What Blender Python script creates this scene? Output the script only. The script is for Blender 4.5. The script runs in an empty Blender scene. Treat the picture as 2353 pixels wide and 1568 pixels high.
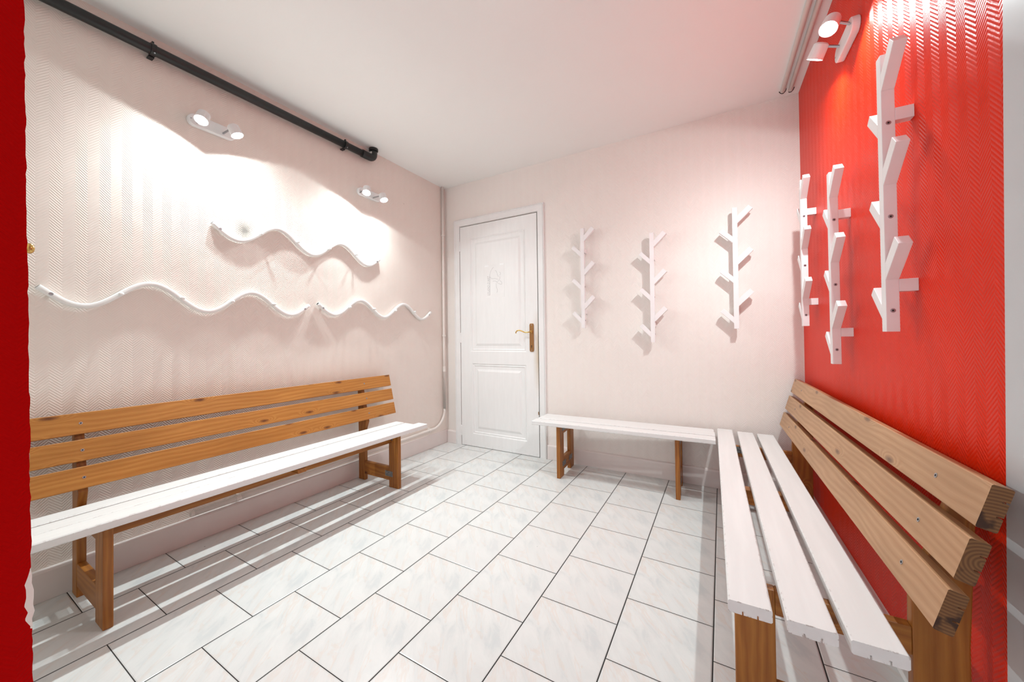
import bpy, bmesh, math, random
from mathutils import Vector, Matrix
random.seed(7)
C = bpy.context.scene.collection
PI = math.pi

# ------------------------------------------------------------------ camera
S = 1.02                                   # camera height (m)
F, CX, CY = 832.72, 1184.56, 763.37        # focal length / principal point in px of the 2353x1568 frame
YAW, PITCH, ROLL = math.radians(29.5859), math.radians(0.6807), math.radians(-0.716)
cam_d = bpy.data.cameras.new('camera'); cam = bpy.data.objects.new('camera', cam_d); C.objects.link(cam)
fwd = Vector((-math.sin(YAW)*math.cos(PITCH), math.cos(YAW)*math.cos(PITCH), math.sin(PITCH)))
rt0 = Vector((math.cos(YAW), math.sin(YAW), 0)); up0 = rt0.cross(fwd)
rt = rt0*math.cos(ROLL) + up0*math.sin(ROLL); up = -rt0*math.sin(ROLL) + up0*math.cos(ROLL)
M = Matrix((rt, up, -fwd)).transposed().to_4x4(); M.translation = Vector((0, 0, S))
cam.matrix_world = M
cam_d.sensor_fit = 'HORIZONTAL'; cam_d.sensor_width = 36; cam_d.lens = 36*F/2353
cam_d.shift_x = (1176.5-CX)/2353; cam_d.shift_y = (CY-784)/2353; cam_d.clip_start = .02
bpy.context.scene.camera = cam

# ------------------------------------------------------------------ world / exposure
sc = bpy.context.scene
sc.view_settings.view_transform = 'Standard'; sc.view_settings.look = 'None'
sc.view_settings.gamma = 1; sc.view_settings.use_curve_mapping = False
sc.view_settings.exposure = 0.46
w = bpy.data.worlds.new('world'); sc.world = w; w.use_nodes = True
w.node_tree.nodes['Background'].inputs[0].default_value = (.93, .97, 1, 1)
w.node_tree.nodes['Background'].inputs[1].default_value = 1.35
LAMP_W = 15          # power of each spotlight bulb
LCOL = (.87, .975, .985)

# room numbers
XL, YB, H = -2.348, 2.752, 2.477
def xred(y): return .432 + .023*(YB-y)
RA = math.atan(.023)       # the red wall is not quite square with the room

# ------------------------------------------------------------------ helpers
def tag(o, label=None, cat=None, group=None, kind=None):
    if label: o['label'] = label
    if cat: o['category'] = cat
    if group: o['group'] = group
    if kind: o['kind'] = kind
    return o
def thing(name, label, cat, loc=(0, 0, 0), rz=0, group=None):
    o = bpy.data.objects.new(name, None); C.objects.link(o); o.empty_display_size = .05
    o.location = loc; o.rotation_euler = (0, 0, rz)
    return tag(o, label, cat, group)
def obj(name, bm, m, parent=None, smooth=False, bevel=0, seg=2, label=None):
    bmesh.ops.recalc_face_normals(bm, faces=bm.faces)
    me = bpy.data.meshes.new(name); bm.to_mesh(me); bm.free()
    for mm in (m if isinstance(m, (list, tuple)) else [m]): me.materials.append(mm)
    o = bpy.data.objects.new(name, me); C.objects.link(o)
    if parent: o.parent = parent
    if smooth:
        for p in me.polygons: p.use_smooth = True
    if bevel:
        b = o.modifiers.new('bevel', 'BEVEL'); b.width = bevel; b.segments = seg; b.limit_method = 'ANGLE'; b.angle_limit = math.radians(40)
        b.harden_normals = False
    if label: o['label'] = label
    return o
def struct(name, bm, m, parent=None, **k):
    o = obj(name, bm, m, parent, **k)
    if not parent: o['kind'] = 'structure'
    return o
def box(bm, x0, x1, y0, y1, z0, z1, mi=0):
    v = [bm.verts.new(p) for p in ((x0,y0,z0),(x1,y0,z0),(x1,y1,z0),(x0,y1,z0),(x0,y0,z1),(x1,y0,z1),(x1,y1,z1),(x0,y1,z1))]
    for f in ((0,3,2,1),(4,5,6,7),(0,1,5,4),(1,2,6,5),(2,3,7,6),(3,0,4,7)):
        bm.faces.new([v[i] for i in f]).material_index = mi
    return v
def bx(*a):
    bm = bmesh.new(); box(bm, *a); return bm
def prism(bm, pts, axis, a, b):
    """extrude a 2-D outline along axis from a to b. axis x:(y,z) y:(x,z) z:(x,y)"""
    def P(p, t):
        return {'x': (t, p[0], p[1]), 'y': (p[0], t, p[1]), 'z': (p[0], p[1], t)}[axis]
    A = [bm.verts.new(P(p, a)) for p in pts]; B = [bm.verts.new(P(p, b)) for p in pts]
    bm.faces.new(A[::-1]); bm.faces.new(B); n = len(pts)
    for i in range(n): bm.faces.new((A[i], A[(i+1) % n], B[(i+1) % n], B[i]))
def cyl(bm, p0, p1, r, r1=None, n=24, cap=True):
    p0, p1 = Vector(p0), Vector(p1); r1 = r if r1 is None else r1
    d = (p1-p0).normalized(); a = d.orthogonal().normalized(); b = d.cross(a)
    A = [bm.verts.new(p0+(a*math.cos(t)+b*math.sin(t))*r) for t in [2*PI*i/n for i in range(n)]]
    B = [bm.verts.new(p1+(a*math.cos(t)+b*math.sin(t))*r1) for t in [2*PI*i/n for i in range(n)]]
    if cap: bm.faces.new(A[::-1]); bm.faces.new(B)
    for i in range(n): bm.faces.new((A[i], A[(i+1) % n], B[(i+1) % n], B[i]))
def sweep(bm, pts, prof, upv=(1, 0, 0), cap=True):
    """sweep a 2-D profile (u,v) along pts; v axis follows upv, u is perpendicular"""
    pts = [Vector(p) for p in pts]; rings = []
    U = Vector(upv)
    for i, p in enumerate(pts):
        t = (pts[min(i+1, len(pts)-1)]-pts[max(i-1, 0)]).normalized()
        v = (U - t*U.dot(t))
        if v.length < 1e-4: v = t.orthogonal()
        v.normalize(); u = t.cross(v)
        rings.append([bm.verts.new(p+u*q[0]+v*q[1]) for q in prof])
    n = len(prof)
    for a, b in zip(rings, rings[1:]):
        for i in range(n): bm.faces.new((a[i], a[(i+1) % n], b[(i+1) % n], b[i]))
    if cap: bm.faces.new(rings[0][::-1]); bm.faces.new(rings[-1])
def tube(bm, pts, r, n=16, cap=True, upv=(1, 0, 0)):
    sweep(bm, pts, [(r*math.cos(2*PI*i/n), r*math.sin(2*PI*i/n)) for i in range(n)], upv, cap)
def arc(c, r, a0, a1, f, n=10):
    return [f(c, r, a0+(a1-a0)*i/n) for i in range(n+1)]
def lathe(bm, prof, n=32, axis='y', o=(0, 0, 0)):
    """prof: (radius, height) pairs; revolve around axis"""
    rings = []
    for r, h in prof:
        ring = []
        for i in range(n):
            a = 2*PI*i/n; u, v = r*math.cos(a), r*math.sin(a)
            p = {'y': (u, h, v), 'z': (u, v, h), 'x': (h, u, v)}[axis]
            ring.append(bm.verts.new((p[0]+o[0], p[1]+o[1], p[2]+o[2])))
        rings.append(ring)
    for a, b in zip(rings, rings[1:]):
        for i in range(n): bm.faces.new((a[i], a[(i+1) % n], b[(i+1) % n], b[i]))
    bm.faces.new(rings[0][::-1]); bm.faces.new(rings[-1])
def copy_tree(o, parent=None):
    c = o.copy(); C.objects.link(c)
    if parent: c.parent = parent
    for ch in [k for k in bpy.data.objects if k.parent == o]: copy_tree(ch, c)
    return c

# ------------------------------------------------------------------ materials
class NT:
    def __init__(s, name):
        s.m = bpy.data.materials.new(name); s.m.use_nodes = True; s.t = s.m.node_tree; s.b = s.t.nodes['Principled BSDF']
    def n(s, ty, **k):
        x = s.t.nodes.new(ty)
        for a, v in k.items(): setattr(x, a, v)
        return x
    def l(s, a, b): s.t.links.new(a, b)
    def put(s, sock, v):
        if isinstance(v, bpy.types.NodeSocket): s.l(v, sock)
        else: sock.default_value = v
    def math(s, op, a, b=0.0, c=None, clamp=False):
        x = s.n('ShaderNodeMath', operation=op); x.use_clamp = clamp
        s.put(x.inputs[0], a); s.put(x.inputs[1], b)
        if c is not None: s.put(x.inputs[2], c)
        return x.outputs[0]
    def coord(s, kind='Object'): return s.n('ShaderNodeTexCoord').outputs[kind]
    def sep(s, v):
        x = s.n('ShaderNodeSeparateXYZ'); s.l(v, x.inputs[0]); return x.outputs
    def comb(s, a, b, c):
        x = s.n('ShaderNodeCombineXYZ'); s.put(x.inputs[0], a); s.put(x.inputs[1], b); s.put(x.inputs[2], c); return x.outputs[0]
    def noise(s, v, scale, detail=3, rough=.5, dist=0, out=0):
        x = s.n('ShaderNodeTexNoise'); s.put(x.inputs['Vector'], v); s.put(x.inputs['Scale'], scale)
        x.inputs['Detail'].default_value = detail; x.inputs['Roughness'].default_value = rough; x.inputs['Distortion'].default_value = dist
        return x.outputs[out]
    def ramp(s, f, stops, interp='LINEAR'):
        x = s.n('ShaderNodeValToRGB'); s.put(x.inputs[0], f); cr = x.color_ramp; cr.interpolation = interp
        while len(cr.elements) < len(stops): cr.elements.new(.5)
        for e, (p, c) in zip(cr.elements, stops):
            e.position = p; e.color = (c, c, c, 1) if isinstance(c, (int, float)) else (*c, 1)
        return x.outputs[0]
    def mix(s, f, a, b, mode='MIX'):
        x = s.n('ShaderNodeMix', data_type='RGBA', blend_type=mode); s.put(x.inputs[0], f)
        for i, v in ((6, a), (7, b)):
            if isinstance(v, tuple): v = (*v[:3], 1)
            s.put(x.inputs[i], v)
        return x.outputs[2]
    def bump(s, h, dist, strength=1, normal=None):
        x = s.n('ShaderNodeBump'); s.put(x.inputs['Height'], h); x.inputs['Distance'].default_value = dist; x.inputs['Strength'].default_value = strength
        if normal is not None: s.l(normal, x.inputs['Normal'])
        return x.outputs[0]
    def map(s, v, scale=(1, 1, 1), loc=(0, 0, 0)):
        x = s.n('ShaderNodeMapping'); s.put(x.inputs[0], v); x.inputs['Scale'].default_value = scale; x.inputs['Location'].default_value = loc; return x.outputs[0]

def plain(name, col, rough=.5, metal=0, bump=0, bscale=200, spec=.5, mot=.965):
    n = NT(name)
    if isinstance(col, tuple):
        c = n.coord(); f = n.noise(c, 9, 3)
        n.l(n.mix(n.ramp(f, [(.35, 0), (.65, 1)]), tuple(k*mot for k in col), col), n.b.inputs['Base Color'])
    n.b.inputs['Roughness'].default_value = rough; n.b.inputs['Metallic'].default_value = metal
    n.b.inputs['Specular IOR Level'].default_value = spec
    if bump: n.l(n.bump(n.noise(n.coord(), bscale, 2), bump), n.b.inputs['Normal'])
    return n.m

def wallpaper(name, col, axis, rough, amp=.0008, spec=.35, stain=None, flip=1):
    """embossed herringbone wallpaper, painted over; ribs zig-zag up the wall"""
    n = NT(name); c = n.coord(); s = n.sep(c)
    u = s[1] if axis == 'y' else s[0]; z = s[2]
    HALF, RIB = .034, .0112
    t = n.math('PINGPONG', u, HALF)
    ph = n.math('DIVIDE', n.math('ADD', z, n.math('MULTIPLY', t, 1.05)), RIB)
    rib = n.math('PINGPONG', ph, .5)                                  # 0..0.5
    rib = n.math('SMOOTH_MIN', n.math('MULTIPLY', rib, 2), .8, .35)
    rib2 = n.math('PINGPONG', n.math('DIVIDE', n.math('ADD', u, z), .0038), .5)
    grit = n.noise(c, 420, 2)
    h = n.math('ADD', rib, n.math('MULTIPLY', grit, .35))
    h = n.math('ADD', h, n.math('MULTIPLY', rib2, .12))
    soft = n.noise(c, 2.2, 3)                                         # paint fills the relief unevenly
    h = n.math('MULTIPLY', h, n.math('ADD', .55, n.math('MULTIPLY', soft, .9)))
    wob = n.noise(c, 3.0, 2)
    n.l(n.bump(wob, .02, .35, n.bump(h, amp)), n.b.inputs['Normal'])
    big = n.ramp(n.noise(c, 1.1, 4, .6), [(.3, 0), (.7, 1)])
    colr = n.mix(big, tuple(k*.97 for k in col), col)
    if stain:
        for (a, b, r, dark) in stain:
            d = n.math('SQRT', n.math('ADD', n.math('POWER', n.math('SUBTRACT', u, a), 2), n.math('POWER', n.math('MULTIPLY', n.math('SUBTRACT', z, b), .8), 2)))
            f = n.ramp(n.math('ADD', n.math('DIVIDE', d, r), n.math('MULTIPLY', n.noise(c, 60, 2), .3)), [(.25, dark), (1.1, 0)])
            colr = n.mix(f, colr, (.10, .11, .10))
    # tiny specks
    v = n.n('ShaderNodeTexVoronoi'); n.l(c, v.inputs['Vector']); v.inputs['Scale'].default_value = 2.3
    n.l(n.mix(n.ramp(v.outputs['Distance'], [(.006, .6), (.012, 0)]), colr, (.12, .05, .03)), n.b.inputs['Base Color'])
    n.b.inputs['Roughness'].default_value = rough; n.b.inputs['Specular IOR Level'].default_value = spec
    return n.m

WALLC = (.89, .80, .735)
m_wall_y = wallpaper('pale_wallpaper_left', WALLC, 'y', .42, stain=[(1.03, 1.64, .075, .75)])
m_wall_x = wallpaper('pale_wallpaper_back', (.89, .825, .78), 'x', .45, amp=.0007)
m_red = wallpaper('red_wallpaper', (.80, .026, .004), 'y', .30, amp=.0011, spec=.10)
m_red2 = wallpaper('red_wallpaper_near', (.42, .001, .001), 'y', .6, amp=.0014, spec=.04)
m_ceil = plain('ceiling_paint', (.945, .955, .94), .7, bump=.0003, bscale=60, mot=.994)
m_white = plain('white_gloss_paint', (.88, .875, .865), .35, bump=.0003, bscale=40)
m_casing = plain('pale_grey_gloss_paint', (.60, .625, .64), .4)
m_base = plain('baseboard_paint', (.84, .765, .735), .35, bump=.0006, bscale=30)
m_plaster = plain('bare_plaster', (.78, .74, .69), .9, bump=.002, bscale=120)
m_pipe = plain('cream_pipe_paint', (.86, .79, .74), .3)
m_black = plain('black_plastic', (.012, .014, .014), .38)
m_label = plain('paper_label', (.8, .78, .74), .6)
m_brass = plain('brass', (.62, .40, .13), .22, metal=1)
m_dbrass = plain('aged_brass', (.36, .19, .075), .38, metal=.75, bump=.0004)
m_steel = plain('screw_steel', (.42, .43, .45), .35, metal=.9)
m_dark = plain('dark_hole', (.01, .009, .008), .8)
m_hook = plain('hook_paint', (.90, .875, .875), .38)
m_rail = plain('rail_enamel', (.92, .92, .90), .3)
m_lamp = plain('lamp_enamel', (.88, .88, .88), .3)
m_ink = plain('grey_ink', (.32, .31, .31), .7)
m_paper = plain('sheet_paper', (.885, .88, .87), .55)
m_tape = plain('white_tape', (.97, .98, .98), .2)

def emis(name, s):
    n = NT(name); n.b.inputs['Emission Color'].default_value = (.93, .98, 1, 1); n.b.inputs['Emission Strength'].default_value = s
    n.b.inputs['Base Color'].default_value = (.9, .9, .9, 1)
    v = n.ramp(n.noise(n.coord(), 30), [(0, .9), (1, 1)]); n.l(v, n.b.inputs['Roughness'])
    return n.m
m_bulb = emis('lit_bulb', 60)

def door_mat():
    n = NT('door_paint'); c = n.coord(); s = n.sep(c)
    st = n.noise(n.map(c, (1, 1, .12)), 40, 3, .6)
    col = n.mix(n.ramp(st, [(.35, 0), (.7, 1)]), (.855, .85, .84), (.885, .88, .87))
    # hand grime at the lock edge and scuffs at the foot
    e = n.math('SUBTRACT', 1, n.math('DIVIDE', n.math('ABSOLUTE', n.math('SUBTRACT', s[0], -1.342)), .05), clamp=True)
    zz = n.ramp(n.math('ADD', n.math('DIVIDE', n.math('ABSOLUTE', n.math('SUBTRACT', s[2], .88)), .45), n.math('MULTIPLY', n.noise(c, 12, 3), .3)), [(.3, .75), (1, 0)])
    col = n.mix(n.math('MULTIPLY', e, zz), col, (.55, .42, .26))
    ft = n.math('MULTIPLY', n.ramp(s[2], [(.0, 1), (.05, 0)]), n.ramp(n.noise(c, 35, 4, .7), [(.58, 0), (.70, 1)]))
    col = n.mix(n.math('MULTIPLY', ft, .5), col, (.25, .17, .1))
    n.l(col, n.b.inputs['Base Color']); n.b.inputs['Roughness'].default_value = .42
    n.l(n.bump(st, .00025), n.b.inputs['Normal'])
    return n.m
m_door = door_mat()

def tile_mat():
    n = NT('marbled_floor_tile'); c = n.coord(); s = n.sep(c)
    W_, L_, X0, Y0 = .2955, .3015, -.040, 2.345
    cx = n.math('DIVIDE', n.math('SUBTRACT', s[0], X0), W_)
    col = n.math('FLOOR', cx); fx = n.math('FRACT', cx)
    par = n.math('MULTIPLY', n.math('FLOORED_MODULO', n.math('ADD', col, 1), 2), .5)
    cy = n.math('ADD', n.math('DIVIDE', n.math('SUBTRACT', s[1], Y0), L_), par)
    row = n.math('FLOOR', cy); fy = n.math('FRACT', cy)
    ex = n.math('MULTIPLY', n.math('MINIMUM', fx, n.math('SUBTRACT', 1, fx)), W_)
    ey = n.math('MULTIPLY', n.math('MINIMUM', fy, n.math('SUBTRACT', 1, fy)), L_)
    ex = n.math('SUBTRACT', ex, .0006)
    e = n.math('MINIMUM', ex, ey)
    g = n.ramp(n.math('DIVIDE', e, .004), [(.30, 1), (.42, 0)])
    # same printed marble on every tile, seen as diagonal veins
    loc = n.comb(fx, fy, 0.0)
    rv = n.n('ShaderNodeVectorRotate'); rv.rotation_type = 'Z_AXIS'; n.l(loc, rv.inputs[0]); rv.inputs['Angle'].default_value = math.radians(52)
    vv = n.map(rv.outputs[0], (1, 3.2, 1))
    f1 = n.noise(vv, 1.7, 5, .6, 1.1)
    f2 = n.noise(n.map(rv.outputs[0], (1.0, 3.6, 1), (3, 1, 0)), 1.5, 5, .62, 1.6)
    base = n.mix(n.ramp(f1, [(.38, 0), (.62, 1)]), (.665, .680, .668), (.735, .742, .725))
    base = n.mix(n.ramp(f2, [(.54, 0), (.60, .42), (.66, 0)]), base, (.70, .575, .49))
    base = n.mix(n.ramp(f1, [(.30, .45), (.42, 0)]), base, (.54, .585, .60))
    # a little tone from tile to tile
    wn = n.n('ShaderNodeTexWhiteNoise'); n.l(n.comb(col, row, 0.0), wn.inputs['Vector'])
    base = n.mix(n.math('MULTIPLY', wn.outputs['Value'], .35), base, (.69, .675, .66))
    # specks of dirt and chips
    v = n.n('ShaderNodeTexVoronoi'); n.l(c, v.inputs['Vector']); v.inputs['Scale'].default_value = 9
    pick = n.math('GREATER_THAN', n.sep(v.outputs['Color'])[0], .80)
    sp = n.math('MULTIPLY', n.ramp(v.outputs['Distance'], [(.018, 1), (.032, 0)]), pick)
    base = n.mix(n.math('MULTIPLY', sp, .8), base, (.16, .13, .11))
    colr = n.mix(g, base, (.028, .026, .024))
    n.l(colr, n.b.inputs['Base Color'])
    n.l(n.ramp(n.math('ADD', g, n.math('MULTIPLY', n.noise(c, 14, 3), .25)), [(0, .16), (.3, .32), (1, .85)]), n.b.inputs['Roughness'])
    n.b.inputs['Specular IOR Level'].default_value = .42
    hb = n.math('SUBTRACT', n.ramp(n.math('DIVIDE', e, .006), [(.2, 0), (.75, 1)]), 0)
    hb = n.math('ADD', hb, n.math('MULTIPLY', n.noise(c, 7, 2), .25))
    n.l(n.bump(hb, .0012), n.b.inputs['Normal'])
    return n.m
m_floor = tile_mat()

def wood(name, axis, light, dark, knotc, seed=0, rough=.42, knots=1.0):
    """pine: grain along the given local axis, rings and knots"""
    n = NT(name); c = n.coord()
    oi = n.n('ShaderNodeObjectInfo')
    r = n.math('MULTIPLY', oi.outputs['Random'], 37.0)
    s = n.sep(c); a = {'x': 0, 'y': 1, 'z': 2}[axis]; o = [i for i in (0, 1, 2) if i != a]
    L = n.math('ADD', s[a], r); U = s[o[0]]; V = s[o[1]]
    v0 = n.comb(L, U, V)
    # knots: sparse cells, stretched along the grain
    kv = n.n('ShaderNodeTexVoronoi', voronoi_dimensions='2D'); n.l(n.map(n.comb(L, n.math('ADD', U, n.math('MULTIPLY', V, .8)), seed*1.7), (3.3, 9.5, 1)), kv.inputs['Vector']); kv.inputs['Scale'].default_value = 1
    kd = kv.outputs['Distance']
    pick = n.math('GREATER_THAN', n.sep(kv.outputs['Color'])[1], 1-.62*knots)
    near = n.math('MULTIPLY', n.ramp(kd, [(.0, 1), (.26, 0)], 'EASE'), pick)
    # rings
    warp = n.noise(n.map(v0, (1.3, 5, 5)), 1.6, 3, .5)
    ring = n.math('ADD', n.math('MULTIPLY', n.math('ADD', U, n.math('MULTIPLY', V, .6)), 62), n.math('MULTIPLY', warp, 3.8))
    ring = n.math('ADD', ring, n.math('MULTIPLY', near, 3.6))
    f = n.math('PINGPONG', ring, .5)
    fine = n.noise(n.map(v0, (7, 260, 260)), 1, 3, .6)
    tone = n.math('ADD', n.math('MULTIPLY', f, 1.1), n.math('MULTIPLY', fine, .55))
    col = n.mix(n.ramp(tone, [(.15, 0), (.85, 1)]), dark, light)
    patch = n.noise(n.map(v0, (2.2, 9, 9)), 1.3, 2)
    col = n.mix(n.ramp(patch, [(.35, 0), (.75, .5)]), col, tuple(k*.72 for k in dark))
    kk = n.math('MULTIPLY', n.ramp(n.math('ADD', kd, n.math('MULTIPLY', n.noise(v0, 60, 2), .05)), [(.045, 1), (.085, .6), (.13, 0)]), pick)
    col = n.mix(n.math('MULTIPLY', kk, .9), col, knotc)
    n.l(col, n.b.inputs['Base Color']); n.b.inputs['Roughness'].default_value = rough
    n.b.inputs['Specular IOR Level'].default_value = .4
    n.l(n.bump(tone, .0004), n.b.inputs['Normal'])
    return n.m
HL, HD, HK = (.56, .245, .055), (.43, .155, .026), (.10, .022, .006)
m_honey_x = wood('honey_pine_long', 'x', HL, HD, HK)
PL, PD, PK = (.57, .335, .18), (.44, .235, .11), (.14, .07, .04)
m_pale_x = wood('worn_pine_long', 'x', PL, PD, PK, seed=3)
GL, GD, GK = (.42, .165, .028), (.27, .085, .012), (.07, .014, .005)
m_leg_z = wood('varnished_pine_upright', 'z', GL, GD, GK, seed=1, knots=.5)
m_leg_y = wood('varnished_pine_cross', 'y', GL, GD, GK, seed=2, knots=.4)
m_leg_x = wood('varnished_pine_rail', 'x', GL, GD, GK, seed=4, knots=.4)
def end_grain():
    n = NT('pine_end_grain'); c = n.coord(); s = n.sep(c)
    oi = n.n('ShaderNodeObjectInfo')
    off = n.math('MULTIPLY', oi.outputs['Random'], .05)
    d = n.math('SQRT', n.math('ADD', n.math('POWER', n.math('ADD', s[1], n.math('SUBTRACT', off, .42)), 2), n.math('POWER', n.math('SUBTRACT', s[2], .6), 2)))
    f = n.math('PINGPONG', n.math('MULTIPLY', d, 160), .5)
    col = n.mix(n.math('MULTIPLY', f, 2), (.12, .05, .018), (.24, .115, .04))
    pt = n.ramp(n.noise(c, 30, 3), [(.54, 0), (.64, 1)])
    col = n.mix(pt, col, (.05, .02, .009))
    n.l(col, n.b.inputs['Base Color']); n.b.inputs['Roughness'].default_value = .7
    return n.m
m_end = end_grain()
def slat_paint():
    n = NT('chipped_white_paint'); c = n.coord()
    bv = n.n('ShaderNodeBevel'); bv.samples = 4; bv.inputs['Radius'].default_value = .005
    ge = n.n('ShaderNodeNewGeometry')
    d = n.n('ShaderNodeVectorMath', operation='DOT_PRODUCT'); n.l(bv.outputs[0], d.inputs[0]); n.l(ge.outputs['Normal'], d.inputs[1])
    edge = n.ramp(d.outputs['Value'], [(.80, 1), (.97, 0)])
    ch = n.ramp(n.noise(c, 55, 4, .7), [(.54, 0), (.58, 1)])
    f = n.math('MULTIPLY', edge, ch)
    v = n.n('ShaderNodeTexVoronoi'); n.l(c, v.inputs['Vector']); v.inputs['Scale'].default_value = 11
    f2 = n.math('MULTIPLY', n.ramp(v.outputs['Distance'], [(.012, 1), (.02, 0)]), n.math('GREATER_THAN', n.sep(v.outputs['Color'])[0], .82))
    base = n.mix(n.ramp(n.noise(n.map(c, (1, 12, 12)), 3, 3), [(.4, 0), (.7, 1)]), (.79, .785, .775), (.835, .83, .82))
    base = n.mix(n.math('MAXIMUM', f, f2), base, (.22, .13, .09))
    n.l(base, n.b.inputs['Base Color']); n.b.inputs['Roughness'].default_value = .38
    gr = n.noise(n.map(c, (2, 90, 90)), 1.2, 3)
    n.l(n.bump(gr, .0003), n.b.inputs['Normal'])
    return n.m
m_slat = slat_paint()
def plate_mat():
    n = NT('galvanised_plate'); c = n.coord()
    v = n.n('ShaderNodeTexVoronoi'); n.l(c, v.inputs['Vector']); v.inputs['Scale'].default_value = 170
    f = n.ramp(v.outputs['Distance'], [(.28, 0), (.42, 1)])
    n.l(n.mix(f, (.05, .045, .04), (.24, .25, .25)), n.b.inputs['Base Color']); n.b.inputs['Metallic'].default_value = .6; n.b.inputs['Roughness'].default_value = .5
    return n.m
m_plate = plate_mat()

# ------------------------------------------------------------------ room shell
YN = -1.9                                   # the space goes on behind the viewer
struct('floor', bx(XL-.15, 1.1, YN-.6, YB+.15, -.1, 0), m_floor)
struct('ceiling', bx(XL-.15, 1.1, YN-.6, YB+.15, H, H+.1), m_ceil)
struct('wall_left', bx(XL-.15, XL, YN, YB+.15, 0, H), m_wall_y)
bm = bmesh.new()                            # back wall with the door opening
DX0, DX1, DZ = -2.160, -1.335, 2.072        # clear opening
box(bm, XL, DX0, YB, YB+.15, 0, H); box(bm, DX1, xred(YB), YB, YB+.15, 0, H); box(bm, DX0, DX1, YB, YB+.15, DZ, H)
struct('wall_back', bm, m_wall_x)
bm = bmesh.new(); prism(bm, [(xred(YB+.15), YB+.15), (xred(YN), YN), (1.1, YN), (1.1, YB+.15)], 'z', 0, H)
struct('wall_right', bm, m_red)
# short red wall on the left, close to the viewer, its paper torn along the corner
bm = bmesh.new(); prism(bm, [(-1.62, YN), (-1.5015, YN), (-1.5015, .178), (-1.62, .172)], 'z', 0, H)
stub = struct('wall_front', bm, m_plaster)
bm = bmesh.new()
N = 160; pts = []
for i in range(N+1):
    z = H*i/N
    y = .197-.0105*z + random.uniform(-.0012, .0012)
    if .33 < z < .45: y -= .005*math.sin((z-.30)/.17*PI)*(.6+.4*math.sin(z*160))
    elif z < .75: y -= .0015*random.random()
    pts.append((y, z))
poly = [(YN, 0)] + pts + [(YN, H)]
# split to strips so the outline stays a clean sheet
A = [bm.verts.new((-1.4995, y, z)) for y, z in pts]; B = [bm.verts.new((-1.4995, YN, z)) for y, z in pts]
A2 = [bm.verts.new((-1.5015, y, z)) for y, z in pts]
for i in range(N):
    bm.faces.new((A[i], A[i+1], B[i+1], B[i])); bm.faces.new((A[i], A2[i], A2[i+1], A[i+1]))
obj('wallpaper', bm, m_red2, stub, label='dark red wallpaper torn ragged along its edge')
bm = bmesh.new()                            # whitish torn backing and curled strip
A, B = [], []
for i in range(61):
    z = .02+1.05*i/60
    y0 = .190-.0105*z; wd = .0045+.002*random.random()
    if .30 < z < .47: wd += .004*math.sin((z-.30)/.17*PI)*(.7+.5*math.sin(z*130))
    A.append(bm.verts.new((-1.5012, y0-(.007+.003*math.sin(z*210) if .33 < z < .45 else .003), z))); B.append(bm.verts.new((-1.5008+(.004*math.sin((z-.3)/.17*PI) if .3 < z < .47 else 0), y0+wd, z)))
for i in range(60): bm.faces.new((A[i], A[i+1], B[i+1], B[i]))
o = obj('torn_paper', bm, m_plaster, stub, label='pale torn strip of backing paper')
so = o.modifiers.new('solid', 'SOLIDIFY'); so.thickness = .0006
# white painted casing covering the near end of the red wall
def rp(y, off=0): return Vector((xred(y)-off, y))
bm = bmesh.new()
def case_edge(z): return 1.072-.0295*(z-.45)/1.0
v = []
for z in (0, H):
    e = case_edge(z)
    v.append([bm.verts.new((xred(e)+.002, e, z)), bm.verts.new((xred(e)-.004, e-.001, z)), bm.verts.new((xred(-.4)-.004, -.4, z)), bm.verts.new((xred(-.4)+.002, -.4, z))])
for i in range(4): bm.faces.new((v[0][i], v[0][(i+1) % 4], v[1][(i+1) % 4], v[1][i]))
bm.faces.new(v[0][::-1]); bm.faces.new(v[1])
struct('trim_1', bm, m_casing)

# baseboards
def bb(name, pts, axis, a, b, mat=m_base):
    bm = bmesh.new(); prism(bm, pts, axis, a, b); return struct(name, bm, mat, bevel=.002)
bb('baseboard_left', [(XL, 0), (XL+.016, 0), (XL+.016, .112), (XL+.012, .121), (XL, .125)], 'y', YN, YB)
bm = bmesh.new()
for a, b, h in ((XL+.016, -2.222, .123), (-1.268, xred(YB)-.012, .121)):
    prism(bm, [(YB, 0), (YB-.014, 0), (YB-.014, h-.014), (YB-.010, h-.004), (YB, h)], 'x', a, b)
struct('baseboard_back', bm, m_base, bevel=.002)
bm = bmesh.new()
for y0, y1 in ((1.07, YB-.014),):
    a = [(xred(y0)-.016, y0), (xred(y0)+.001, y0), (xred(y1)+.001, y1), (xred(y1)-.016, y1)]
    prism(bm, a, 'z', 0, .105)
struct('baseboard_right', bm, m_white, bevel=.003)

# ------------------------------------------------------------------ door
door = thing('door_1', None, None, (0, 0, 0)); door['kind'] = 'structure'
DL, DR, DT = -2.154, -1.342, 2.064
YF = YB-.008                                # door face
bm = bmesh.new()
UP = (-2.040, -1.452, .884, 1.948); LO = (-2.028, -1.455, .118, .772)
def panel(bm, p):
    x0, x1, z0, z1 = p; d = [(0, 0), (.010, .007), (.016, .003), (.026, .009), (.052, .009), (.072, .002)]
    prev = None
    for ins, dep in d:
        q = [bm.verts.new((x, YF+dep, z)) for x, z in ((x0+ins, z0+ins), (x1-ins, z0+ins), (x1-ins, z1-ins), (x0+ins, z1-ins))]
        if prev:
            for i in range(4): bm.faces.new((prev[i], prev[(i+1) % 4], q[(i+1) % 4], q[i]))
        else: first = q
        prev = q
    bm.faces.new(prev)
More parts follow.
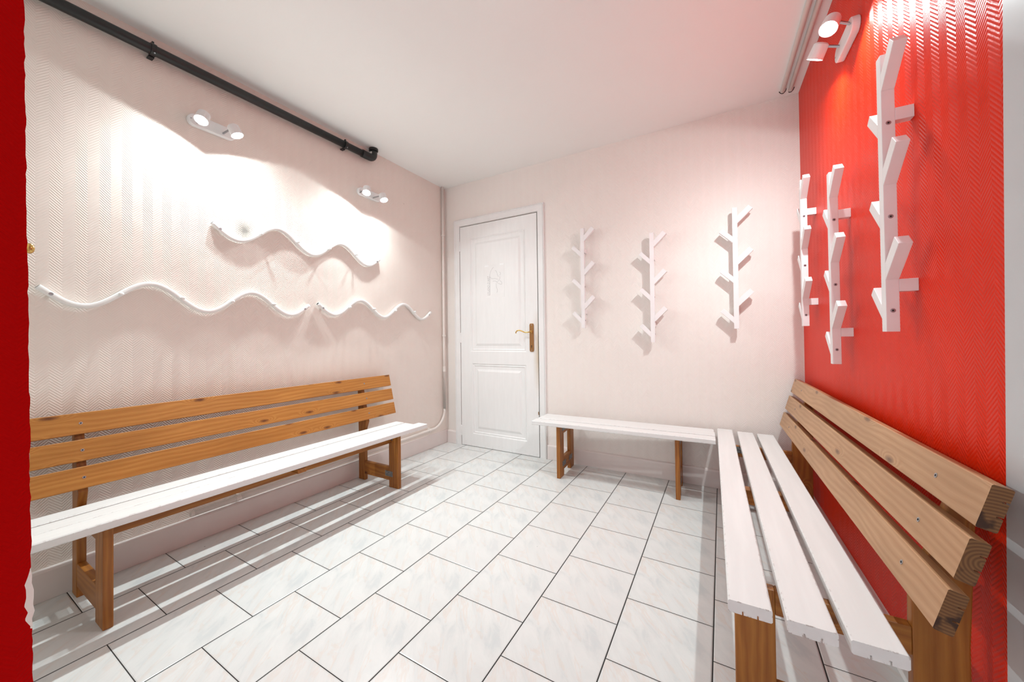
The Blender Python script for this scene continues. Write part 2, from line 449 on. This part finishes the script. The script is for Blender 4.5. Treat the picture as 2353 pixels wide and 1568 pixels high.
# stiles and rails
for (x0, x1, z0, z1) in ((DL, UP[0], .004, DT), (UP[1], DR, .004, DT), (UP[0], UP[1], UP[3], DT), (UP[0], UP[1], LO[3], UP[2]), (UP[0], UP[1], .004, LO[2]),
                         (UP[0], LO[0], LO[2], LO[3]), (LO[1], UP[1], LO[2], LO[3])):
    box(bm, x0, x1, YF, YF+.036, z0, z1)
obj('door_leaf', bm, m_door, door)
bm = bmesh.new(); panel(bm, UP); obj('upper_panel', bm, m_door, door)
bm = bmesh.new(); panel(bm, LO); obj('lower_panel', bm, m_door, door)
bm = bmesh.new()                            # mitred casing with a bead along its outer edge
prof = [(0, 0), (0, -.008), (.004, -.012), (.048, -.012), (.050, -.009), (.052, -.012), (.056, -.018), (.062, -.014), (.062, 0)]
def casing(bm):
    L0, R0, T0 = DL-.008, DR+.008, DT+.010
    rows = [[bm.verts.new(p) for p in ((L0-a, YB+b, 0), (L0-a, YB+b, T0+a), (R0+a, YB+b, T0+a), (R0+a, YB+b, 0))] for a, b in prof]
    for p, q in zip(rows, rows[1:]):
        for i in range(3): bm.faces.new((p[i], p[i+1], q[i+1], q[i]))
casing(bm); obj('door_frame', bm, m_white, door)
bm = bmesh.new(); box(bm, DX0, DX1, YB+.05, YB+.14, 0, DZ); obj('door_backing', bm, m_dark, door)
for z in (.135, 1.01, 1.88):
    bm = bmesh.new(); cyl(bm, (DL-.004, YB-.006, z-.045), (DL-.004, YB-.006, z+.045), .007, n=16)
    cyl(bm, (DL-.004, YB-.006, z+.045), (DL-.004, YB-.006, z+.052), .005, .002, n=12)
    h = obj('hinge', bm, m_white, door, smooth=False)
# handle set
bm = bmesh.new()
hx0, hx1, hz0, hz1 = -1.418, -1.379, .888, 1.127
prism(bm, [(hx0+.006, hz0), (hx1-.006, hz0), (hx1-.002, hz0+.006), (hx1, hz0+.012), (hx1, hz1-.012), (hx1-.002, hz1-.006), (hx1-.006, hz1), (hx0+.006, hz1), (hx0+.002, hz1-.006), (hx0, hz1-.012), (hx0, hz0+.012), (hx0+.002, hz0+.006)], 'y', YF-.007, YF)
hp = obj('handle_plate', bm, m_dbrass, door, bevel=.0015, label='tall aged brass plate')
hc = (hx0+hx1)/2
bm = bmesh.new(); pts = [(hc, YF-.005, 1.056), (hc, YF-.038, 1.055), (hc-.006, YF-.046, 1.054), (hc-.020, YF-.049, 1.0525), (hc-.042, YF-.049, 1.053), (hc-.062, YF-.049, 1.060), (hc-.082, YF-.049, 1.068), (hc-.104, YF-.049, 1.070), (hc-.120, YF-.049, 1.064), (hc-.128, YF-.049, 1.052), (hc-.126, YF-.049, 1.047)]
cv = []
for i in range(len(pts)-1):                 # Catmull-Rom
    P = [Vector(pts[max(0, min(len(pts)-1, i+k))]) for k in (-1, 0, 1, 2)]
    for t in (0, .25, .5, .75):
        cv.append(.5*((2*P[1])+(-P[0]+P[2])*t+(2*P[0]-5*P[1]+4*P[2]-P[3])*t*t+(-P[0]+3*P[1]-3*P[2]+P[3])*t**3))
cv.append(Vector(pts[-1])); tube(bm, cv, .0052, 12, upv=(0, .3, 1))
cyl(bm, (hc, YF-.007, 1.056), (hc, YF-.016, 1.056), .0125, .009)
obj('lever_handle', bm, m_brass, door, smooth=True, label='curved polished brass lever')
bm = bmesh.new(); cyl(bm, (hc, YF-.0076, .938), (hc, YF-.0070, .938), .0042, n=16); box(bm, hc-.0024, hc+.0024, YF-.0076, YF-.0070, .920, .938)
obj('keyhole', bm, m_dark, hp)
for z in (hz0+.012, hz1-.012):
    bm = bmesh.new(); lathe(bm, [(.004, -.0085), (.004, -.007)], 12, 'y', (hc, YF, z)); obj('screw', bm, m_steel, hp)
bm = bmesh.new(); box(bm, -1.345, -1.338, YB-.0145, YB-.012, .36, .385)
obj('strike_plate', bm, m_dbrass, door)

# paper sign on the door
sx0, sz1 = -1.875, 1.671
sg = thing('paper_sign', 'white paper sheet taped to the door, reading STUDIO D\'ART sideways beside a thin line drawing', 'sign', (-1.770, YF+.0016, 1.522))
bm = bmesh.new(); box(bm, -.105, .105, -.0006, .0004, -.1485, .1485); obj('sheet', bm, m_paper, sg)
for a, b in (((-.105, -.062), (.1345, .1485)), ((.056, .098), (.1365, .152))):
    bm = bmesh.new(); box(bm, a[0], a[1], -.0011, -.0007, b[0], b[1]); obj('tape', bm, m_tape, sg)
# pixels of the enlarged crop (1176x1568 over 90x120 px) mapped on the sheet: x 195..795, y 400..1375
def sp(x, y): return (-.105+(x-195)/600*.21, -.0010, .1485-(y-395)/980*.297)
def catmull(pts, k=6):
    out = []
    for i in range(len(pts)-1):
        P = [Vector(pts[max(0, min(len(pts)-1, i+j))]) for j in (-1, 0, 1, 2)]
        for q in range(k):
            t = q/k; out.append(.5*((2*P[1])+(-P[0]+P[2])*t+(2*P[0]-5*P[1]+4*P[2]-P[3])*t*t+(-P[0]+3*P[1]-3*P[2]+P[3])*t**3))
    return out+[Vector(pts[-1])]
strokes = [[(468, 472), (420, 530), (380, 600), (357, 690), (352, 750), (372, 765), (400, 800), (450, 815), (520, 820), (580, 840), (612, 856)],
           [(514, 578), (545, 590), (570, 640), (588, 710), (618, 770)], [(647, 640), (675, 655), (684, 685), (675, 715), (656, 730)],
           [(658, 765), (662, 820), (640, 870), (600, 905), (565, 915)],
           [(445, 898), (490, 888), (540, 905), (590, 950), (650, 990), (700, 1002), (722, 975), (705, 935), (662, 888)],
           [(550, 960), (548, 1010), (560, 1080), (578, 1150), (578, 1200), (565, 1240)]]
bm = bmesh.new()
for st in strokes: tube(bm, catmull([sp(*q) for q in st]), .00065, 6, upv=(0, 1, 0))
obj('line_drawing', bm, m_ink, sg)
tc = bpy.data.curves.new('lettering', 'FONT'); tc.body = "STUDIO D'ART"; tc.size = .029; tc.shear = .25; tc.extrude = .0002; tc.offset = -.0006; tc.space_character = 1.0
to = bpy.data.objects.new('lettering_tmp', tc); C.objects.link(to)
bpy.context.view_layer.update()
me = bpy.data.meshes.new_from_object(to.evaluated_get(bpy.context.evaluated_depsgraph_get()))
bpy.data.objects.remove(to)
xs = [v.co.x for v in me.vertices]; wdt = max(xs)-min(xs)
me.materials.append(m_ink)
lt = bpy.data.objects.new('lettering', me); C.objects.link(lt); lt.parent = sg
p0 = sp(338, 1308); hgt = (1308-720)/980*.297
for v in me.vertices:                       # reads upward: text x -> +z, text y -> -x
    tx, ty = (v.co.x-min(xs))*hgt/wdt, v.co.y
    v.co = Vector((p0[0]-ty, -.0010+v.co.z*.5, p0[2]+tx))
bm = bmesh.new(); a = sp(352, 1300); b = sp(352, 740); box(bm, a[0]-.0011, a[0]+.0011, -.0011, -.0007, a[2], b[2]); obj('underline', bm, m_ink, sg)

# ------------------------------------------------------------------ pipes
def clampring(bm, c, d, r):
    d = Vector(d); cyl(bm, Vector(c)-d*.006, Vector(c)+d*.006, r)
xp = XL+.045
pp = thing('drain_pipe', 'black plastic pipe running high along the left wall with an elbow into the ceiling', 'pipe', (xp, 1.0, 2.39))
def L(p): return (p[0]-xp, p[1]-1.0, p[2]-2.39)
z_at = lambda y: 2.387+.012*(y-.34)/1.5
bm = bmesh.new(); tube(bm, [L((xp, YN, z_at(YN))), L((xp, .6, z_at(.6))), L((xp, 1.80, z_at(1.80)))], .0235, 24); obj('pipe_run', bm, m_black, pp, smooth=True)
bm = bmesh.new()
ze = z_at(1.80); R_ = .034
el = [(xp, 1.775, ze), (xp, 1.845, ze)] + [(xp, 1.845+R_*math.sin(a), ze+R_-R_*math.cos(a)) for a in [PI/2*i/8 for i in range(1, 9)]] + [(xp, 1.845+R_, H-.002)]
tube(bm, [L(p) for p in el], .0275, 24); obj('elbow', bm, m_black, pp, smooth=True)
bm = bmesh.new(); cyl(bm, L((xp, 1.845+R_, H-.020)), L((xp, 1.845+R_, H-.001)), .034); obj('collar', bm, m_black, pp, bevel=.003)
bm = bmesh.new()
for k in range(9):
    a0 = math.radians(-135+9*k)
    bm.verts.new(L((xp+.0283*math.cos(a0), 1.845+R_+.0283*math.sin(a0), 2.425))); bm.verts.new(L((xp+.0283*math.cos(a0), 1.845+R_+.0283*math.sin(a0), 2.443)))
bm.verts.ensure_lookup_table()
for k in range(8): bm.faces.new([bm.verts[i] for i in (2*k, 2*k+2, 2*k+3, 2*k+1)])
obj('sticker', bm, m_label, pp, label='small white sticker')
for y in (.634, 1.637):
    bm = bmesh.new(); tube(bm, [L((xp, y-.010, z_at(y))), L((xp, y+.010, z_at(y)))], .0275, 24)
    box(bm, *[q for q in (L((XL+.001, 0, 0))[0], 0)], y-1.0-.010, y-1.0+.010, z_at(y)-2.39+.020, z_at(y)-2.39+.029)
    box(bm, L((XL+.001, 0, 0))[0], L((XL+.03, 0, 0))[0], y-1.0-.010, y-1.0+.010, z_at(y)-2.39-.030, z_at(y)-2.39-.022)
    box(bm, -.006, .006, y-1.0-.004, y-1.0+.004, z_at(y)-2.39+.02, z_at(y)-2.39+.038)
    cl = obj('pipe_clamp', bm, m_black, pp, bevel=.001)
    bm = bmesh.new(); cyl(bm, (.020, y-1.0, z_at(y)-2.39-.020), (.026, y-1.0, z_at(y)-2.39-.026), .003); obj('screw', bm, m_steel, cl)

cpx, cpy = XL+.021, 2.700
hp_ = thing('heating_pipe', 'cream painted pipe coming down the corner beside the door and bending along the left baseboard', 'pipe', (cpx, cpy, 0))
zb = .150
bend = .16
pts = [(0, 0, H), (0, 0, 1.5), (0, 0, .9), (0, 0, zb+bend+.02)] + [(0, -bend+bend*math.cos(a), zb+.022+bend-bend*math.sin(a)) for a in [PI/2*i/12 for i in range(13)]]
pts += [(0, -.5, zb+.016), (0, -1.0, zb+.006), (0, -1.91, zb-.004)]
bm = bmesh.new(); tube(bm, pts, .0115, 20); obj('pipe_run', bm, m_pipe, hp_, smooth=True)
for z in (2.005, 1.034):
    bm = bmesh.new(); tube(bm, [(0, 0, z-.008), (0, 0, z+.008)], .0145, 20); box(bm, -.026, .02, -.004, .006, z-.004, z+.004); obj('pipe_clip', bm, m_pipe, hp_)
bm = bmesh.new(); tube(bm, [(0, 0, .69), (0, 0, .74)], .0135, 20); obj('coupling', bm, m_pipe, hp_, smooth=False)
for y, z in ((-.21, zb+.021), (-1.715, zb-.002)):
    bm = bmesh.new(); tube(bm, [(0, y-.012, z), (0, y+.012, z)], .0145, 20); box(bm, -.026, .004, y-.006, y+.006, z-.003, z+.022); obj('pipe_clip', bm, m_pipe, hp_)
bm = bmesh.new(); cyl(bm, (0, -1.922, zb-.004), (0, -1.908, zb-.004), .0132); obj('pipe_end', bm, m_pipe, hp_)
# two cream conduits under the ceiling beside the red wall
for off, r, lab, y1 in ((.092, .0115, 'cream conduit under the ceiling, the one farther from the red wall', 2.665), (.053, .0115, 'cream conduit under the ceiling, the one nearest the red wall', 2.672)):
    t = thing('ceiling_conduit', lab, 'pipe', (xred(y1)-off, y1, H-.0125))
    bm = bmesh.new(); tube(bm, [(0, 0, 0), (.023*(y1-YN), YN-y1, 0)], r, 20, cap=True); obj('pipe_run', bm, m_pipe, t, smooth=True)
    bm = bmesh.new(); pt = [(-.016 if off > .07 else .0, .006, .006), (-.006, .012, -.004), (.004, .010, -.008), (.014, .002, -.002), (.018, -.008, .006)]
    tube(bm, catmull(pt), .0022, 8, upv=(0, 0, 1)); obj('cable_end', bm, m_dark, t, smooth=True)

# ------------------------------------------------------------------ wavy rails
def wave_rail(y0, zc, label):
    x0 = XL
    t = thing('wave_coat_rail', label, 'coat rail', (XL, y0, zc), 0, 'wavy white coat rails on the left wall')
    Ln, lam, A0 = 1.076, .421, .0585
    def zz(s): return -A0*math.cos(2*PI*(s-.118)/lam)
    def xx(s): return .017
    n = 130; pts = [(xx(0), Ln*i/n, zz(Ln*i/n)) for i in range(n+1)]
    prof = []
    for i in range(20):
        a = 2*PI*i/20; prof.append((.0105*math.copysign(abs(math.cos(a))**.55, math.cos(a)), .0130*math.copysign(abs(math.sin(a))**.6, math.sin(a))))
    bm = bmesh.new(); sweep(bm, pts, prof, (1, 0, 0)); obj('wave_tube', bm, m_rail, t, smooth=True)
    for e, sg_ in ((0, -1), (1, 1)):        # open tube ends
        p = Vector(pts[0 if e == 0 else -1]); q = Vector(pts[1 if e == 0 else -2]); d = (p-q).normalized()
        bm = bmesh.new(); sweep(bm, [p+d*.0002, p+d*.0006], [(a*.82, b*.7) for a, b in prof], (1, 0, 0)); obj('tube_opening', bm, m_dark, t)
    for s in (.032, Ln-.030):
        bm = bmesh.new(); lathe(bm, [(.006, .0298), (.0065, .0303), (.005, .0310), (.002, .0306)], 16, 'x', (0, s, zz(s))); sc_ = obj('screw', bm, m_steel, t, smooth=False)
        bm = bmesh.new(); lathe(bm, [(.0065, 0), (.0065, .006)], 16, 'x', (0, s, zz(s))); obj('spacer', bm, m_rail, t, smooth=False)
    for s in (.223, .434, .644, .855):
        bm = bmesh.new(); lathe(bm, [(.0045, .0295), (.0045, .038), (.0072, .040), (.0085, .044), (.0080, .049), (.004, .0515)], 20, 'x', (0, s, zz(s))); obj('peg', bm, m_rail, t, smooth=True)
    return t
wave_rail(.309, 1.229, 'lower wavy white coat rail on the left wall, nearest the near red wall')
wave_rail(.872, 1.632, 'highest wavy white coat rail on the left wall, under the twin spotlights')
wave_rail(1.446, 1.243, 'lower wavy white coat rail on the left wall, ending near the corner pipe')

# ------------------------------------------------------------------ tree-shaped coat hooks
def tree_hook():
    t = thing('coat_tree_rack', 'x', 'coat rack', group='white branching coat racks')
    hw, y0, y1, Hh = .0142, .038, .066, .772
    bm = bmesh.new(); box(bm, -hw, hw, y0, y1, 0, Hh); obj('trunk', bm, m_hook, t, bevel=.0012)
    def arm(sgn, zl):
        # sgn -1: local -x side. lower base height zl
        th = .033; ln = .118
        d = Vector((sgn, 0, 1)).normalized()
        low = Vector((sgn*hw, 0, zl)); n_ = Vector((-sgn, 0, 1)).normalized()
        k = .047 if sgn < 0 else .040
        upb = Vector((sgn*hw, 0, zl+k)); tipl = low+d*ln; tipu = tipl+n_*th
        if sgn > 0: tipl = low+d*.106; tipu = tipl+n_*.028
        bm = bmesh.new(); prism(bm, [(p.x, p.z) for p in (low, tipl, tipu, upb)], 'y', y0, y1); obj('branch', bm, m_hook, t, bevel=.0012)
    for z in (.669, .406, .143): arm(-1, z)
    for z in (.550, .293, .036): arm(1, z)
    for z in (.110, .582):
        bm = bmesh.new(); box(bm, -hw, hw*.9, 0, y0, z, z+.034); obj('wall_spacer', bm, m_hook, t, bevel=.001)
    for z in (.058, .318, .578):
        bm = bmesh.new(); lathe(bm, [(.0055, -hw-.0002), (.0058, -hw-.0006), (.0035, -hw-.0007), (.0030, -hw-.0001)], 20, 'x', (0, .052, z)); s = obj('screw', bm, m_steel, t)
        bm = bmesh.new(); lathe(bm, [(.0024, -hw-.0009), (.0024, -hw-.0007)], 6, 'x', (0, .052, z)); obj('screw_socket', bm, m_dark, s)
    return t
proto = tree_hook()
spots = [(-.924, YB, 1.078, PI, 'branching white coat rack on the back wall, the one nearest the door'),
         (-.417, YB, .966, PI, 'branching white coat rack on the back wall, the middle one of its three, hung lowest'),
         (.086, YB, 1.050, PI, 'branching white coat rack on the back wall, the one nearest the red wall'),
         (None, 2.418, 1.055, PI/2, 'branching white coat rack on the red wall, farthest into the corner'),
         (None, 1.904, .893, PI/2, 'branching white coat rack on the red wall, middle of its three, hung lowest'),
         (None, 1.394, 1.020, PI/2, 'branching white coat rack on the red wall, the one nearest the viewer')]
for i, (x, y, z, r, lab) in enumerate(spots):
    o = proto if i == 0 else copy_tree(proto)
    if x is None: x = xred(y); r += RA
    o.location = (x, y, z); o.rotation_euler = (0, 0, r); o['label'] = lab

# ------------------------------------------------------------------ benches
def slat_prof(w_, h_, groove=True):
    c = .003
    p = [(0, c), (c, 0)]
    if groove:
        for g in (w_*.34, w_*.68): p += [(g-.0015, 0), (g-.0015, .008), (g+.0015, .008), (g+.0015, 0)]
    p += [(w_-c, 0), (w_, c), (w_, h_-c), (w_-c, h_), (c, h_), (0, h_-c)]
    return p
def bench(name, label, loc, rz, Ln, legs, slats, legy, post=None, back=None, stringer=True, backmat=None, mid=None, plates=()):
    """local frame: x along the seat, y from the front edge to the back, z up"""
    t = thing(name, label, 'bench', loc, rz)
    T = .028
    for (y0, w_, zt, xa, xb) in slats:
        bm = bmesh.new(); prism(bm, [(y0+a, zt-T+b) for a, b in slat_prof(w_, T)], 'x', xa, xb); obj('seat_slat', bm, m_slat, t)
    zs = min(s[2] for s in slats)-T
    fy0, fy1, ry0, ry1 = legy
    for lx in legs:
        th = .027
        bm = bmesh.new(); box(bm, lx, lx+th, fy0, fy1, 0, zs); f = obj('leg', bm, m_leg_z, t, bevel=.003)
        bm = bmesh.new()
        if back:
            q = back
            pf = lambda z: q['y0']+q['T']+(z-q['z0'])*q['slope']
            zt_ = q['z1']-.05
            prism(bm, [(ry0, 0), (ry1, 0), (ry1, .36), (pf(zt_)+.030, zt_), (pf(zt_), zt_), (pf(q['z0']-.02), q['z0']-.02), (ry0, .36)], 'x', lx, lx+th)
            obj('back_post', bm, m_leg_z, t, bevel=.003)
        else:
            box(bm, lx, lx+th, ry0, ry1, 0, zs); obj('leg', bm, m_leg_z, t, bevel=.003)
        bm = bmesh.new(); box(bm, lx+.001, lx+th-.001, fy1, ry0, .045, .135); obj('lower_rail', bm, m_leg_y, t, bevel=.002)
        bm = bmesh.new(); box(bm, lx+.001, lx+th-.001, fy1, ry0, zs-.062, zs); obj('upper_rail', bm, m_leg_y, t, bevel=.002)
        k = legs.index(lx)
        for (kk, face, where) in plates:
            if kk != k: continue
            xx0, xx1 = (lx-.0012, lx) if face == 0 else (lx+th, lx+th+.0012)
            ya, yb = (fy1-.036, fy1+.036) if where[0] == 'f' else (ry0-.036, ry0+.036)
            za, zb_ = (.072, .108) if where[1] == 'b' else (zs-.040, zs-.004)
            bm = bmesh.new(); box(bm, xx0, xx1, ya, yb, za, zb_); obj('joint_plate', bm, m_plate, t)
    if stringer:
        bm = bmesh.new(); box(bm, legs[0]+.027, legs[-1], .122, .149, zs-.056, zs-.001); obj('stringer', bm, m_leg_x, t, bevel=.002)
    if mid:
        bm = bmesh.new(); box(bm, mid, mid+.045, .02, slats[-1][0]+.05, zs-.022, zs) ; obj('seat_batten', bm, m_leg_y, t, bevel=.002)
    if back:
        q = back; ang = math.atan(q['slope']); w_ = q['w']
        ca, sa = math.cos(ang), math.sin(ang)
        for k, z0 in enumerate(q['zs']):
            yb = q['y0']+(z0-q['z0'])*q['slope']
            pts_ = [(yb+a*ca+b*sa, z0-a*sa+b*ca) for a, b in ((0, .002), (.002, 0), (T-.002, 0), (T, .002), (T, w_*.34-.0015), (T-.009, w_*.34-.0015), (T-.009, w_*.34+.0015), (T, w_*.34+.0015), (T, w_*.68-.0015), (T-.009, w_*.68-.0015), (T-.009, w_*.68+.0015), (T, w_*.68+.0015), (T, w_-.002), (T-.002, w_), (.002, w_), (0, w_-.002))]
            bm = bmesh.new(); prism(bm, pts_, 'x', q['xa'], q['xb'])
            for f in bm.faces:
                if len(f.verts) == 16: f.material_index = 1
            s_ = obj('back_slat', bm, [backmat, m_end], t)
            for lx in legs:
                hx = lx+.0135; p = Vector((hx, yb+w_*.5*sa, z0+w_*.5*ca)); nrm = Vector((0, -ca, sa))
                bm = bmesh.new(); cyl(bm, p-nrm*.001, p+nrm*.0008, .0052, n=16); sc_ = obj('screw', bm, m_steel, s_)
                bm = bmesh.new(); cyl(bm, p+nrm*.0008, p+nrm*.0012, .0026, n=6); obj('screw_socket', bm, m_dark, sc_)
    return t
BK = dict(T=.028, slope=.245, z0=.456, z1=.735, w=.086, zs=[.456, .552, .650])
# left bench: local x -> +Y, local y -> -X
XF = -1.849; Y0 = .10
bench('slatted_bench', 'long bench by the left wall with honey pine backrest and white painted seat', (XF, Y0, 0), PI/2, 1.83, [.395-Y0, 1.735-Y0],
      [(0, .086, .398, 0, 1.955-Y0), (.116, .086, .388, .01, 1.935-Y0), (.216, .086, .388, .0, 1.940-Y0)], (.058, .147, .398, .462),
      back=dict(BK, y0=2.201+XF, slope=.247, z0=.440, w=.085, zs=[.440, .544, .649], xa=.02, xb=1.985-Y0), backmat=m_honey_x, mid=.95, plates=[(1, 0, 'fb'), (1, 0, 'ft')])
# right bench: front faces -X; local x -> -Y, local y -> +X
ang = -PI/2+.0213
bench('slatted_bench', 'long bench by the red wall with worn pine backrest and three wide white seat slats', (-.034, 2.722, 0), ang, 1.74, [2.722-2.474, 2.722-1.14],
      [(0, .086, .400, 0, 1.738), (.110, .086, .400, .03, 1.750), (.214, .086, .400, .04, 1.755)], (.018, .106, .352, .440),
      back=dict(BK, y0=.331, slope=.283, z0=.464, z1=.745, w=.083, zs=[.464, .565, .667], xa=.025, xb=1.752), backmat=m_pale_x, mid=.9, plates=[(0, 1, 'ft')])
# low bench on the back wall, no backrest
bench('slatted_bench', 'low backless white slatted bench against the back wall between door and corner', (-1.214, 2.362, 0), .0406, 1.18, [.175, .955],
      [(0, .086, .402, 0, 1.176), (.105, .086, .402, .006, 1.176), (.210, .086, .396, 0, 1.172)], (.035, .120, .265, .345), stringer=False, plates=[(0, 1, 'fb'), (0, 1, 'rb'), (0, 1, 'ft'), (1, 1, 'ft'), (1, 1, 'fb')])

# ------------------------------------------------------------------ brass knob on the end of the near red wall
kn = thing('brass_knob', 'small round brass knob peeking out behind the edge of the near red wall', 'knob', (-1.545, .174, 1.262))
bm = bmesh.new(); lathe(bm, [(.011, 0), (.011, .002), (.005, .004), (.0045, .008), (.009, .010), (.0125, .014), (.0135, .018), (.0125, .022), (.008, .0255), (.002, .027)], 32, 'y'); obj('knob', bm, m_brass, kn, smooth=True)

# ------------------------------------------------------------------ twin spotlights
def spot(parent, loc, d, size, power, blend=.12):
    L_ = bpy.data.lights.new('bulb_light', 'SPOT'); L_.energy = power; L_.spot_size = math.radians(size); L_.spot_blend = blend
    L_.shadow_soft_size = .016; L_.color = LCOL
    L_.use_nodes = True; t_ = L_.node_tree                 # reflector bulb: bright core, weaker skirt
    tc_ = t_.nodes.new('ShaderNodeTexCoord'); sx_ = t_.nodes.new('ShaderNodeSeparateXYZ'); t_.links.new(tc_.outputs['Normal'], sx_.inputs[0])
    ab = t_.nodes.new('ShaderNodeMath'); ab.operation = 'ABSOLUTE'; t_.links.new(sx_.outputs[2], ab.inputs[0])
    pw = t_.nodes.new('ShaderNodeMath'); pw.operation = 'POWER'; t_.links.new(ab.outputs[0], pw.inputs[0]); pw.inputs[1].default_value = 3.0
    ma = t_.nodes.new('ShaderNodeMath'); ma.operation = 'MULTIPLY_ADD'; t_.links.new(pw.outputs[0], ma.inputs[0]); ma.inputs[1].default_value = 2.2; ma.inputs[2].default_value = .22
    t_.links.new(ma.outputs[0], t_.nodes['Emission'].inputs['Strength'])
    o = bpy.data.objects.new('bulb_light', L_); C.objects.link(o); o.parent = parent
    o.location = loc; o.rotation_euler = Vector(d).to_track_quat('-Z', 'Y').to_euler()
    return o
def twin_lamp(label, loc, rz, heads, half=.105, tilt=0):
    """local: x along the wall, y out of the wall. heads: (x, y, z, direction, spread, power)"""
    t = thing('twin_spotlight', label, 'lamp', loc, rz, 'twin spotlights on the walls')
    bm = bmesh.new(); R = .030; n = 14
    out = [((half-R)+R*math.cos(a), R*math.sin(a)) for a in [-PI/2+PI*i/n for i in range(n+1)]] + [(-(half-R)+R*math.cos(a), R*math.sin(a)) for a in [PI/2+PI*i/n for i in range(n+1)]]
    ct, st = math.cos(tilt), math.sin(tilt)
    prism(bm, [(a*ct-b*st, a*st+b*ct) for a, b in out], 'y', 0, .026); obj('base_plate', bm, m_lamp, t, bevel=.004, seg=3)
    for sx in (-1, 1):
        bm = bmesh.new(); a = sx*(half-.012); lathe(bm, [(.003, .026), (.003, .0272)], 12, 'y', (a*ct, 0, a*st)); obj('screw', bm, m_steel, t)
    for (x, y, z, d, size, power) in heads:
        d = Vector(d).normalized(); c = Vector((x, y, z))
        fc = c+d*.026
        bm = bmesh.new()
        # cup open at the front
        a = d.orthogonal().normalized(); b = d.cross(a); n = 28
        def ring(p, r): return [bm.verts.new(p+(a*math.cos(k)+b*math.sin(k))*r) for k in [2*PI*i/n for i in range(n)]]
        rs = [ring(c-d*.030, .020), ring(c-d*.024, .0265), ring(fc, .0285), ring(fc-d*.001, .0262), ring(fc-d*.014, .024)]
        for p, q in zip(rs, rs[1:]):
            for i in range(n): bm.faces.new((p[i], p[(i+1) % n], q[(i+1) % n], q[i]))
        bm.faces.new(rs[0][::-1]); bm.faces.new(rs[-1])
        h = obj('lamp_head', bm, m_lamp, t, smooth=False)
        md = h.modifiers.new('ws', 'EDGE_SPLIT'); md.split_angle = math.radians(35)
        bm = bmesh.new(); cyl(bm, fc-d*.0125, fc-d*.004, .0225, n=28); obj('bulb', bm, m_bulb, h)
        bm = bmesh.new(); cyl(bm, (x*.8, .024, z*.5), c-d*.020, .005, n=12); obj('swivel_arm', bm, m_steel, h)
        spot(h, fc+d*.001, d, size, power)
    return t
# left wall, rz = -90deg: local x -> -Y, local y -> +X
twin_lamp('white twin spotlight on the left wall, below the middle of the black pipe', (XL, .875, 2.150), -PI/2,
          [(.083, .130, -.024, (.35, .31, -.88), 170, LAMP_W), (-.055, .130, -.026, (-.28, .29, -.91), 170, LAMP_W)])
twin_lamp('white twin spotlight on the left wall, below the elbow end of the black pipe', (XL, 1.865, 2.122), -PI/2,
          [(.117, .130, -.030, (.35, .31, -.88), 168, LAMP_W), (-.030, .130, -.033, (.02, .40, -.90), 160, LAMP_W)])
# red wall, rz = +90deg: local x -> +Y, local y -> -X
yl = 1.84
twin_lamp('white twin spotlight high on the red wall above the nearest coat rack', (xred(yl), yl, 2.145), PI/2+RA,
          [(-.10, .085, .016, (-.40, .35, -.85), 166, LAMP_W), (.05, .090, .018, (.44, .36, -.82), 150, LAMP_W*1.15)])
